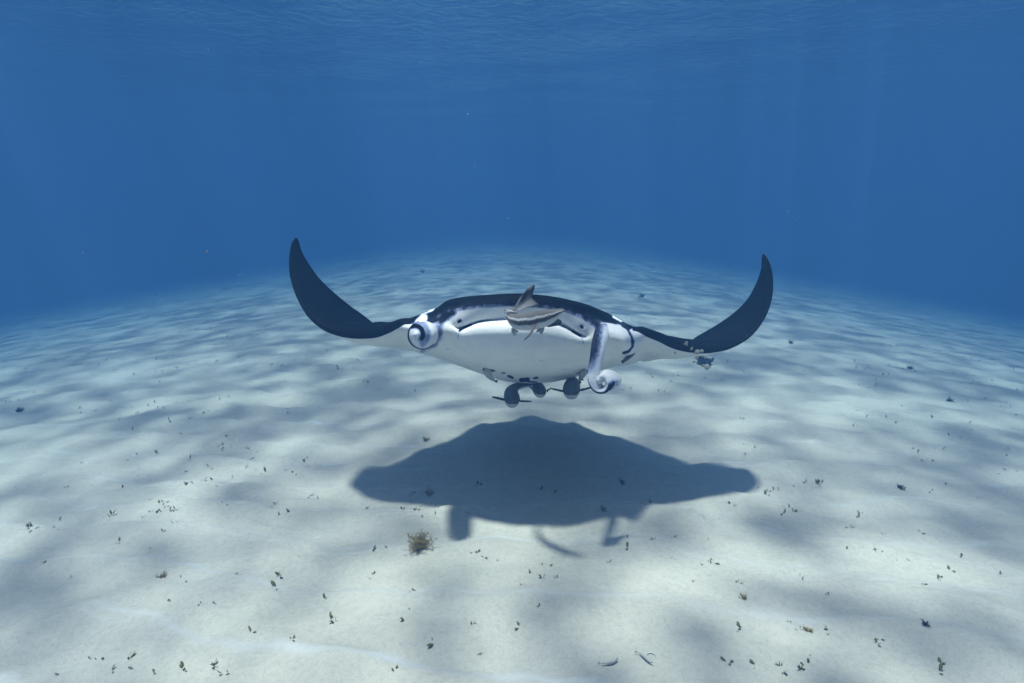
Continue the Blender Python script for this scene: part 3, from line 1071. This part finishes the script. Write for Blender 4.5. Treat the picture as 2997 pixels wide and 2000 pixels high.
Yb = ys(1426, 1085)
remora("pale remora clinging under the belly on the rolled lobe's side",
       [(1424, 1074, Yb + .01), (1424, 1078, Yb), (1426, 1088, Yb), (1432, 1100, Yb + .03), (1441, 1110, Yb + .05), (1450, 1116, Yb + .06), (1454, 1117, Yb + .06)],
       [3, 10, 12.5, 9.5, 5.5, 2.5, 1.2], pale_col,
       [("pectoral_fin", [(1434, 1077, Yb - .02), (1441, 1082, Yb - .02), (1450, 1085, Yb - .02), (1440, 1089, Yb - .02)], M_FIN_DARK),
        ("pectoral_fin", [(1416, 1078, Yb - .02), (1411, 1083, Yb - .02), (1415, 1085, Yb - .02), (1418, 1081, Yb - .02)], M_FIN_DARK),
        ("tail_fin", [(1450, 1114, Yb + .05), (1456, 1112, Yb + .05), (1455, 1120, Yb + .05), (1449, 1119, Yb + .05)], M_FIN_DARK)])
Yb = ys(1706, 1090)
remora("pale remora clinging under the belly beside the hanging lobe",
       [(1710, 1083, Yb + .01), (1709, 1086, Yb), (1706, 1094, Yb), (1701, 1104, Yb + .03), (1698, 1112, Yb + .05), (1697, 1119, Yb + .06), (1696, 1122, Yb + .06)],
       [3, 9, 11, 7.5, 5, 2.5, 1.2], pale_col,
       [("pectoral_fin", [(1700, 1086, Yb - .02), (1692, 1091, Yb - .02), (1683, 1092, Yb - .02), (1692, 1095, Yb - .02), (1698, 1093, Yb - .02)], M_FIN_DARK),
        ("pectoral_fin", [(1716, 1085, Yb - .02), (1720, 1089, Yb - .02), (1726, 1088, Yb - .02), (1719, 1084, Yb - .02)], M_FIN_DARK),
        ("pelvic_fin", [(1699, 1107, Yb + .02), (1706, 1110, Yb + .02), (1710, 1112, Yb + .02), (1703, 1114, Yb + .02)], M_FIN_DARK),
        ("tail_fin", [(1694, 1119, Yb + .05), (1700, 1118, Yb + .05), (1701, 1122, Yb + .05), (1695, 1123, Yb + .05)], M_FIN_DARK)])


def stripe_col(t, ang, a):
    b = np.abs(((a / math.pi) % 2.0) - 1.0)
    c = np.array([0.045, 0.05, 0.055]) * np.ones(t.shape + (3,))
    w = (np.exp(-((np.cos(a) - 0.55) / .16) ** 2) + np.exp(-((np.cos(a) + 0.5) / .16) ** 2))[..., None] * 0.0
    s = (np.exp(-((np.sin(a) - 0.62) / .16) ** 2) + 0.7 * np.exp(-((np.sin(a) + 0.55) / .14) ** 2))[..., None]
    s = np.clip(s, 0, 1) * 0.8
    return c * (1 - s) + np.array([.5, .53, .54]) * s


Yb = min(ys(1840, 1046, 0.02), ys(1828, 1056, .02))
remora("slim dark striped remora under the wing root beside the black crescent",
       [(1856, 1031, Yb + .02), (1853, 1034, Yb + .015), (1846, 1040, Yb + .01), (1836, 1048, Yb), (1828, 1055, Yb + .005), (1822, 1060, Yb + .02)],
       [3, 6, 7, 7, 5.5, 3], stripe_col,
       [("tail_fin", [(1826, 1054, Yb + .01), (1818, 1056, Yb + .01), (1821, 1064, Yb + .01), (1827, 1062, Yb + .01)], M_FIN_DARK)], flat=0.7)


# ------------------------------------------------------------------ school of small pale fish below the right wing
def small_fish(label, x, y, w, h, Y, dirn=1, tilt=0.0, yellow=True):
    kk = Y * YS / F
    r = empty("small_fish", W(x, y, Y))
    tag(r, label, "fish", "small pale fish schooling below the wing")
    # deep flat body: facing right (dirn 1) or left
    sp = []
    for q in np.linspace(1, -1, 7):
        sp.append((x + dirn * q * w, y + tilt * q * w, Y - 0.012 * q * (1 if w < h else .5)))
    hh = [h * v * kk for v in (.12, .62, .93, 1.0, .85, .5, .12)]
    ww = [max(1.4, w * .28) * kk * v for v in (.2, .8, 1, 1, .8, .5, .2)]

    def colf(t, ang, a):
        x_ = ang / math.pi
        c = lerp3(x_, [(0, (.40, .38, .18)), (.10, (.26, .27, .24)), (.5, (.29, .31, .32)), (1, (.32, .34, .35))])
        return c
    me, *_ = sweep("small_fish_body", sp, hh, ww, colf, n=24, m=20)
    link("body", me, M_FISH, r)
    tx = x - dirn * w
    ty = y - tilt * w
    fin("tail_fin", [(tx + dirn * 1, ty, Y), (tx - dirn * h * .35, ty - h * .45, Y + .01), (tx - dirn * h * .22, ty, Y + .01), (tx - dirn * h * .35, ty + h * .45, Y + .01)],
        M_YELLOW if yellow else M_FIN_PALE, r, th=0.0008, n=20)
    eyeball(r, W(x + dirn * w * .62, y + tilt * w * .62 - h * .12, Y - ww[2] - .012), 0.0016)
    return r


for lab, x, y, w, h, Y, dn, tl in (
        ("small pale fish against the wing's black edge, highest of the school", 2009, 1006, 4.6, 7.2, 3.26, 1, -.2),
        ("slim pale fish at the border of black and white wing skin", 2025, 1021, 3.6, 5.5, 3.28, 1, -.6),
        ("larger pale silvery fish overlapping the wing's trailing white skin", 2040, 1031, 7.5, 7.5, 3.27, 1, -.7),
        ("small pale fish with yellow tail just right of a larger one", 2054, 1028, 5.6, 5.6, 3.29, 1, -.3),
        ("pale fish hanging just under the wing beside the dark seaweed", 2039, 1047, 4.6, 8.0, 3.26, 1, -.4),
        ("round pale fish in front of the dark seaweed", 2063, 1046, 5.2, 6.0, 3.25, 1, .4),
        ("biggest rounded pale fish with yellow back, lowest of the school", 2068, 1074, 9.0, 9.2, 3.22, 1, .5),
        ("tiny pale fish with orange-yellow tail below the wing", 2031, 1059, 3.6, 3.4, 3.27, 1, -.6),
        ("faint thin fish on the wing's white underside", 1976, 1033, 1.8, 5.0, 3.30, 1, -.2)):
    small_fish(lab, x, y, w, h, Y, dn, tl)


# ------------------------------------------------------------------ algae
def tube(V, Fc, pts, r0, r1, sides=5):
    pts = [np.array(p) for p in pts]
    base = len(V)
    n = len(pts)
    for q, p in enumerate(pts):
        t = pts[min(q + 1, n - 1)] - pts[max(q - 1, 0)]
        t = t / (np.linalg.norm(t) + 1e-9)
        a = np.cross(t, [0.3, 0.8, 0.52]); a /= np.linalg.norm(a) + 1e-9
        b = np.cross(t, a)
        r = r0 + (r1 - r0) * q / (n - 1)
        for s in range(sides):
            an = 2 * math.pi * s / sides
            V.append(p + (a * math.cos(an) + b * math.sin(an)) * r)
    for q in range(n - 1):
        for s in range(sides):
            s2 = (s + 1) % sides
            Fc.append((base + q * sides + s, base + q * sides + s2, base + (q + 1) * sides + s2, base + (q + 1) * sides + s))
    Fc.append(tuple(base + (n - 1) * sides + s for s in range(sides)))


def alga_mesh(name, size, seed, n_main=11, twigs=7, thick=1.0):
    rd = random.Random(seed)
    V, Fc = [], []

    def grow(p, d, ln, r, level):
        pts = [p]
        for _ in range(4):
            d = d + Vector((rd.uniform(-.5, .5), rd.uniform(-.5, .5), rd.uniform(-.35, .45)))
            d.normalize()
            p = p + d * ln / 4
            if p.z < 0.003:
                p.z = 0.003
            pts.append(p.copy())
        tube(V, Fc, [list(q) for q in pts], r, r * .55, 5 if level == 0 else 4)
        if level < 2:
            for _ in range(twigs if level == 0 else 4):
                q = pts[rd.randint(1, 4)]
                dd = (d * .5 + Vector((rd.uniform(-1, 1), rd.uniform(-1, 1), rd.uniform(-.4, .9)))).normalized()
                grow(q.copy(), dd, ln * rd.uniform(.35, .6), r * .62, level + 1)
    for _ in range(n_main):
        a = rd.uniform(0, 2 * math.pi)
        d = Vector((math.cos(a), math.sin(a), rd.uniform(.25, 1.5))).normalized()
        grow(Vector((rd.uniform(-.15, .15) * size, rd.uniform(-.15, .15) * size, 0.0)), d, size * rd.uniform(.5, .95), size * .028 * thick, 0)
    return mesh_from(name, V, Fc)


def place_alga(label, px_, py_, size, seed, mat=M_ALGA, thick=1.0, n_main=11, twigs=7, cat="seaweed"):
    p = on_ground(px_, py_)
    o = link("seaweed_clump", alga_mesh("seaweed_clump", size, seed, n_main, twigs, thick), mat)
    o.location = p - Vector((0, 0, 0.004))
    tag(o, label, cat, "seaweed clumps lying on the sand")
    return o


place_alga("large golden-brown branching seaweed clump on bright sand", 1230, 1600, 0.072, 1, n_main=34, twigs=9, thick=0.85)
place_alga("ragged brown seaweed tuft at the edge of the manta's shadow", 1256, 1447, 0.040, 2)
place_alga("brown seaweed tuft inside the shadow of the manta's lobe", 1766, 1496, 0.034, 3)
place_alga("dark seaweed tuft deep in the manta's shadow under its right side", 1822, 1417, 0.036, 4, mat=M_ALGA_DK)
place_alga("small tan seaweed tuft beyond the shadow's left wing", 1247, 1290, 0.040, 5)
place_alga("dark ragged seaweed clump on the sand beneath the right wing", 2062, 1068, 0.11, 6, mat=M_ALGA_DK, thick=5.5, n_main=22)
place_alga("dark round seaweed ball far out on the left sand", 56, 1206, 0.05, 7, mat=M_ALGA_DK, thick=2.4)
place_alga("tight dark seaweed ball on the right of the shadow", 2636, 1430, 0.034, 8, mat=M_ALGA_DK, thick=2.0)
place_alga("brown seaweed knot in the lower right sand", 2367, 1850, 0.026, 9, thick=1.6)
place_alga("dark brown seaweed knot on right sand beside the sprigs", 2706, 1828, 0.026, 10, mat=M_ALGA_DK, thick=1.8)
place_alga("small lumpy brown seaweed on bright sand at left", 474, 1690, 0.026, 12, thick=2.0)
place_alga("brown seaweed curl with pale edge on dappled right sand", 2178, 1752, 0.026, 13, thick=1.6)
for x, y, s in ((2664, 1080, .05), (1236, 798, .10), (2312, 1005, .05), (458, 867, .08), (2780, 1175, .045), (1878, 872, .09)):
    o = place_alga("dim dark seaweed patch far out on the hazy sand", x, y, s, int(x), mat=M_ALGA_DK, thick=2.2)
    o["group"] = "far seaweed patches"


# ------------------------------------------------------------------ seagrass sprigs
def leaf(V, Fc, base, d, ln, wd, twist, bend):
    side = Vector((-d.y, d.x, 0))
    if side.length < 1e-4:
        side = Vector((1, 0, 0))
    side.normalize()
    nrm = d.cross(side)
    side = (side * math.cos(twist) + nrm * math.sin(twist)).normalized()
    nrm = d.cross(side).normalized()
    prof = [(0.0, .10), (.25, .14), (.38, .62), (.58, 1.0), (.8, .85), (.94, .45), (1.0, .06)]
    b = len(V)
    for t, w in prof:
        c = base + d * (ln * t) + nrm * (bend * ln * t * t)
        V.append(c + side * (wd * w)); V.append(c - nrm * (wd * .16 * w)); V.append(c - side * (wd * w)); V.append(c + nrm * (wd * .10 * w))
    for q in range(len(prof) - 1):
        for s in range(4):
            s2 = (s + 1) % 4
            Fc.append((b + q * 4 + s, b + q * 4 + s2, b + q * 4 + 4 + s2, b + q * 4 + 4 + s))


def sprig_mesh(seed):
    rd = random.Random(seed)
    V, Fc = [], []
    n = [1, 2, 3, 2, 4, 2, 3, 1, 2, 3, 2, 4, 2, 3][seed % 14]
    for _ in range(n):
        a = rd.uniform(0, 2 * math.pi)
        el = rd.uniform(.35, 1.3)
        d = Vector((math.cos(a) * math.cos(el), math.sin(a) * math.cos(el), math.sin(el)))
        leaf(V, Fc, Vector((0, 0, -0.003)), d, rd.uniform(.014, .030), rd.uniform(.0030, .0052), rd.uniform(-.8, .8), rd.uniform(-.3, .3))
    me = mesh_from("seagrass_sprig", V, Fc)
    me.materials.append(M_GRASS)
    me.polygons.foreach_set("use_smooth", [True] * len(me.polygons))
    return me


sprigs = [sprig_mesh(98 + q) for q in range(14)]
LEAVES = [['one', 'two', 'three', 'four'][k_ - 1] + '-leaved' for k_ in [1, 2, 3, 2, 4, 2, 3, 1, 2, 3, 2, 4, 2, 3]]
TUFT = on_ground(1230, 1600)
marks = [  # sprigs one can read in the photograph
    (1316, 1577), (1325, 1575), (1262, 1612), (1388, 1619), (1402, 1616), (1422, 1631), (1456, 1642), (1587, 1657), (1610, 1653), (1630, 1693), (1553, 1680), (1585, 1692), (1530, 1715), (1207, 1729),
    (1201, 1783), (1186, 1817), (1383, 1825), (1522, 1835), (1576, 1774), (1273, 1882), (1402, 1918), (1152, 1968), (1157, 1955), (1838, 1601), (1836, 1575), (1909, 1582), (1968, 1572), (1783, 1646), (1968, 1634),
    (2068, 1642), (2083, 1638), (2085, 1646), (2053, 1655), (2030, 1702), (2162, 1706), (2340, 1683), (2346, 1692), (2414, 1742), (2425, 1738), (2332, 1846), (2343, 1842), (2312, 1820), (2411, 1841), (2426, 1843),
    (2424, 1856), (2166, 1835), (2158, 1848), (2575, 1870), (2568, 1882), (2365, 1918), (2363, 1940), (2286, 1952), (2292, 1964), (2342, 1962), (2356, 1954), (2130, 1938), (2210, 1958), (2213, 1948), (2754, 1945), (2747, 1966),
    (2757, 1965), (2484, 1542), (2500, 1547), (2480, 1611), (2580, 1617), (2563, 1613), (2628, 1640), (2660, 1640), (2588, 1566), (2700, 1562), (2762, 1564), (2812, 1625), (2698, 1710), (2750, 1700), (2752, 1690), (2780, 1672), (2932, 1680), (2945, 1690),
    (2136, 1477), (2148, 1479), (2290, 1487), (2325, 1500), (2314, 1486), (2290, 1504), (2106, 1523), (2070, 1576), (2240, 1437), (2243, 1449), (1180, 1491), (1219, 1497), (1226, 1493), (1238, 1508), (1270, 1504), (1272, 1482),
    (1194, 1456), (1212, 1447), (1228, 1458), (1231, 1445), (1363, 1505), (1376, 1503), (1078, 1488), (1090, 1612), (1092, 1681), (1088, 1694), (1132, 1603), (870, 1630), (904, 1457), (908, 1453), (930, 1463), (476, 1556), (442, 1606), (345, 1587),
    (530, 1692), (544, 1708), (496, 1756), (588, 1766), (628, 1766), (690, 1680), (820, 1687), (811, 1718), (810, 1727), (950, 1752), (968, 1814), (978, 1818), (736, 1850), (855, 1871), (530, 1955), (536, 1958), (545, 1960), (455, 1967), (382, 1957),
    (326, 1965), (264, 1928), (286, 1930), (302, 1934), (376, 1930), (176, 1972), (625, 1950), (632, 1958), (656, 1972), (668, 1969), (212, 1685), (134, 1645), (76, 1540), (86, 1543), (96, 1552), (160, 1545), (170, 1552), (175, 1523), (326, 1508),
    (514, 1492), (518, 1496), (508, 1530), (487, 1482), (604, 1400), (620, 1402), (548, 1380), (540, 1412), (548, 1420), (562, 1415), (596, 1410), (639, 1425), (680, 1402), (680, 1396), (375, 1345), (400, 1332), (404, 1370), (408, 1395), (300, 1395),
    (356, 1430), (270, 1420), (190, 1427), (243, 1358), (120, 1390), (46, 1425), (858, 1384), (868, 1388), (750, 1376), (673, 1362), (620, 1373), (556, 1352), (558, 1340), (560, 1333), (640, 1375), (720, 1369), (830, 1340), (890, 1352), (900, 1368),
]
keep = []
for x, y in marks:
    keep.append((x + random.uniform(-2, 2), y + random.uniform(-2, 2)))
tries = 0
while len(keep) < 296 and tries < 4000:
    tries += 1
    x = random.uniform(10, 2990); y = 1040 + 470 * random.random() ** 0.8
    if float(gnoise(x * 0.006, y * 0.011, 51)) < 0.03:
        continue
    if 1050 < x < 2150 and 1240 < y < 1540 and random.random() < .75:
        continue
    if y < 1130 and 900 < x < 2080:
        continue
    for _ in range(random.choice([1, 1, 2, 3, 4])):
        if len(keep) < 296:
            keep.append((x + random.gauss(0, 18), y + random.gauss(0, 9)))
for q, (x, y) in enumerate(keep):
    o = bpy.data.objects.new("seagrass_sprig", sprigs[q % len(sprigs)])
    COL.objects.link(o)
    o.location = on_ground(x, y)
    o.rotation_euler = (random.uniform(-.3, .3), random.uniform(-.3, .3), random.uniform(0, 6.28))
    s = random.choice([.45, .6, .75, .9, 1.1, 1.4]) * random.uniform(.85, 1.15)
    o.scale = (s, s, s)
    lv = LEAVES[q % len(sprigs)]
    place = "on open pale sand"
    if ((x - 1590) / 520) ** 2 + ((y - 1390) / 140) ** 2 < 1:
        place = "inside the manta's shadow"
    elif (o.location - TUFT).length < 0.30:
        place = "close to the large golden-brown seaweed clump"
    elif y < 1240:
        place = "on distant hazy sand"
    tag(o, "tiny olive %s seagrass sprig %s" % (lv, place), "seagrass", "%s seagrass sprigs %s" % (lv, place))

# the far, uncountable rest of the seagrass
V, Fc = [], []
rd = random.Random(77)
cnt = 0
while cnt < 900:
    x = rd.uniform(-9, 9); y = rd.uniform(3.8, 13)
    if abs(x) < 1.4 and y < 5.6:
        continue
    if float(gnoise(x * 0.8, y * 0.8, 61)) < 0.05:
        continue
    for _ in range(rd.choice([1, 2, 3])):
        xx, yy = x + rd.gauss(0, .08), y + rd.gauss(0, .08)
        b = Vector((xx, yy, float(ground_z(xx, yy)) - .003))
        a = rd.uniform(0, 6.28); el = rd.uniform(.4, 1.3)
        leaf(V, Fc, b, Vector((math.cos(a) * math.cos(el), math.sin(a) * math.cos(el), math.sin(el))), rd.uniform(.022, .045), rd.uniform(.004, .007), rd.uniform(-.8, .8), rd.uniform(-.3, .3))
        cnt += 1
o = link("seagrass_cover", mesh_from("seagrass_cover", V, Fc), M_GRASS)
tag(o, "sparse far seagrass leaves dotting the hazy sand", "seagrass", kind="stuff")


# ------------------------------------------------------------------ shells, little sand fish, drifting specks
def shell_mesh():
    V, Fc = [], []
    n = 22
    for ring, (r, z) in enumerate(((1.0, 0.0), (.92, .22), (.62, .42), (.25, .52))):
        for q in range(n):
            a = 2 * math.pi * q / n
            rr = r * (1 + .05 * math.cos(a * 11)) * (1 - .18 * math.cos(a))
            V.append((rr * math.cos(a), rr * math.sin(a), z))
    for ring in range(3):
        for q in range(n):
            q2 = (q + 1) % n
            Fc.append((ring * n + q, ring * n + q2, ring * n + n + q2, ring * n + n + q))
    Fc.append(tuple(3 * n + q for q in range(n)))
    me = mesh_from("shell", V, Fc)
    me.materials.append(M_SHELL)
    me.polygons.foreach_set("use_smooth", [True] * len(me.polygons))
    return me


shm = shell_mesh()
for lab, x, y, s in (("white round shell beside two sprigs on the left sand", 694, 1288, .016),
                     ("small white shell chip among sprigs on the right sand", 2496, 1548, .006),
                     ("white shell fragment near the drifting sprigs under the wing's shadow", 1516, 1611, .005),
                     ("tiny white shell on the plain foreground sand", 1509, 1815, .005),
                     ("white shell speck beyond the dark shadow's right tip", 2509, 1201, .010)):
    o = bpy.data.objects.new("shell", shm)
    COL.objects.link(o)
    o.location = on_ground(x, y)
    o.rotation_euler = (random.uniform(-.4, .4), random.uniform(-.4, .4), random.uniform(0, 6))
    o.scale = (s, s, s * .7)
    tag(o, lab, "shell")


def sand_fish(label, pts, r):
    g = [on_ground(x, y) for x, y in pts]
    lift = 0.013
    sp = []
    for p in g:
        q = p + Vector((-0.004, 0, lift))
        sp.append((*pix(np.array(q)), q.y / YS))
    rt = empty("sand_fish", g[len(g) // 2] + Vector((0, 0, lift)))
    tag(rt, label, "fish", "little sand-coloured fish in the foreground")

    def colf(t, ang, a):
        x_ = ang / math.pi
        return lerp3(x_, [(0, (.40, .40, .37)), (.4, (.46, .46, .43)), (.5, (.34, .34, .32)), (.6, (.55, .56, .55)), (1, (.58, .59, .58))])
    n = len(sp)
    prof = [.25, .9, 1.0, .85, .55, .2][:n] if n <= 6 else None
    me, *_ = sweep("sand_fish_body", sp, [r * v for v in prof], [r * .8 * v for v in prof], colf, n=30, m=16)
    link("body", me, M_FISH, rt)
    x, y, Y = sp[-1]
    x0, y0, _ = sp[-2]
    dx, dy = x - x0, y - y0
    l = math.hypot(dx, dy); dx, dy = dx / l, dy / l
    fin("tail_fin", [(x - dx * 2, y - dy * 2, Y), (x + dx * 8 - dy * 4, y + dy * 8 + dx * 4, Y), (x + dx * 6, y + dy * 6, Y), (x + dx * 8 + dy * 4, y + dy * 8 - dx * 4, Y)], M_FIN_PALE, rt, th=.0008, n=20)
    x, y, Y = sp[0]
    eyeball(rt, W(x - dx * -3, y - dy * -3 - 2, Y - .004), .0016)
    return rt


sand_fish("slender sand-coloured fish hovering over its shadow, head to the side", [(1812, 1937), (1804, 1943), (1794, 1948), (1782, 1950), (1770, 1951), (1760, 1950)], .0058)
sand_fish("sand-coloured fish slanting over bright foreground sand", [(1914, 1950), (1904, 1945), (1894, 1937), (1884, 1928), (1876, 1921), (1868, 1918)], .0050)
# curled pale fish nearby: a half-buried ring of a shell edge
V, Fc = [], []
p = on_ground(1906, 1926)
arc = []
for q in range(18):
    a = math.pi * (1.05 - 1.25 * q / 17)
    arc.append([p.x + .019 * math.cos(a), p.y + .019 * math.sin(a), float(ground_z(p.x, p.y)) + .003 + .004 * math.sin(math.pi * q / 17)])
tube(V, Fc, arc, .0022, .0012, 6)
o = link("half_buried_shell", mesh_from("half_buried_shell", V, Fc), M_SHELL)
tag(o, "curved rim of a half-buried shell in foreground sand", "shell")

# drifting specks of plankton and sand
V, Fc = [], []
rd = random.Random(5)


def speck(c, r):
    b = len(V)
    for d in ((1, 0, 0), (-1, 0, 0), (0, 1, 0), (0, -1, 0), (0, 0, 1), (0, 0, -1)):
        V.append(c + Vector(d) * r * rd.uniform(.5, 1.6))
    for f_ in ((0, 2, 4), (2, 1, 4), (1, 3, 4), (3, 0, 4), (2, 0, 5), (1, 2, 5), (3, 1, 5), (0, 3, 5)):
        Fc.append(tuple(b + q for q in f_))


for x, y, Y, r in ((606, 737, 1.3, .0042), (243, 741, 1.5, .003), (2316, 61, 1.4, .0030), (610, 146, 1.5, .0022), (1389, 487, 1.5, .0028), (1369, 334, 1.5, .0022), (1231, 184, 1.6, .002),
                   (1755, 260, 1.5, .002), (2226, 76, 1.6, .0022), (1486, 639, 1.5, .0024), (1900, 298, 1.6, .0018), (287, 727, 1.7, .002), (702, 805, 1.6, .0018)):
    speck(W(x, y, Y), r * .6)
for _ in range(230):
    Y = rd.uniform(1.0, 5.0)
    speck(W(rd.uniform(0, 2997), rd.uniform(0, 1500), Y), rd.uniform(.0004, .0009) * (0.6 + Y * .25))
o = link("drifting_specks", mesh_from("drifting_specks", V, Fc), M_SNOW, smooth=False)
tag(o, "tiny pale specks drifting in the blue water", "specks", kind="stuff")
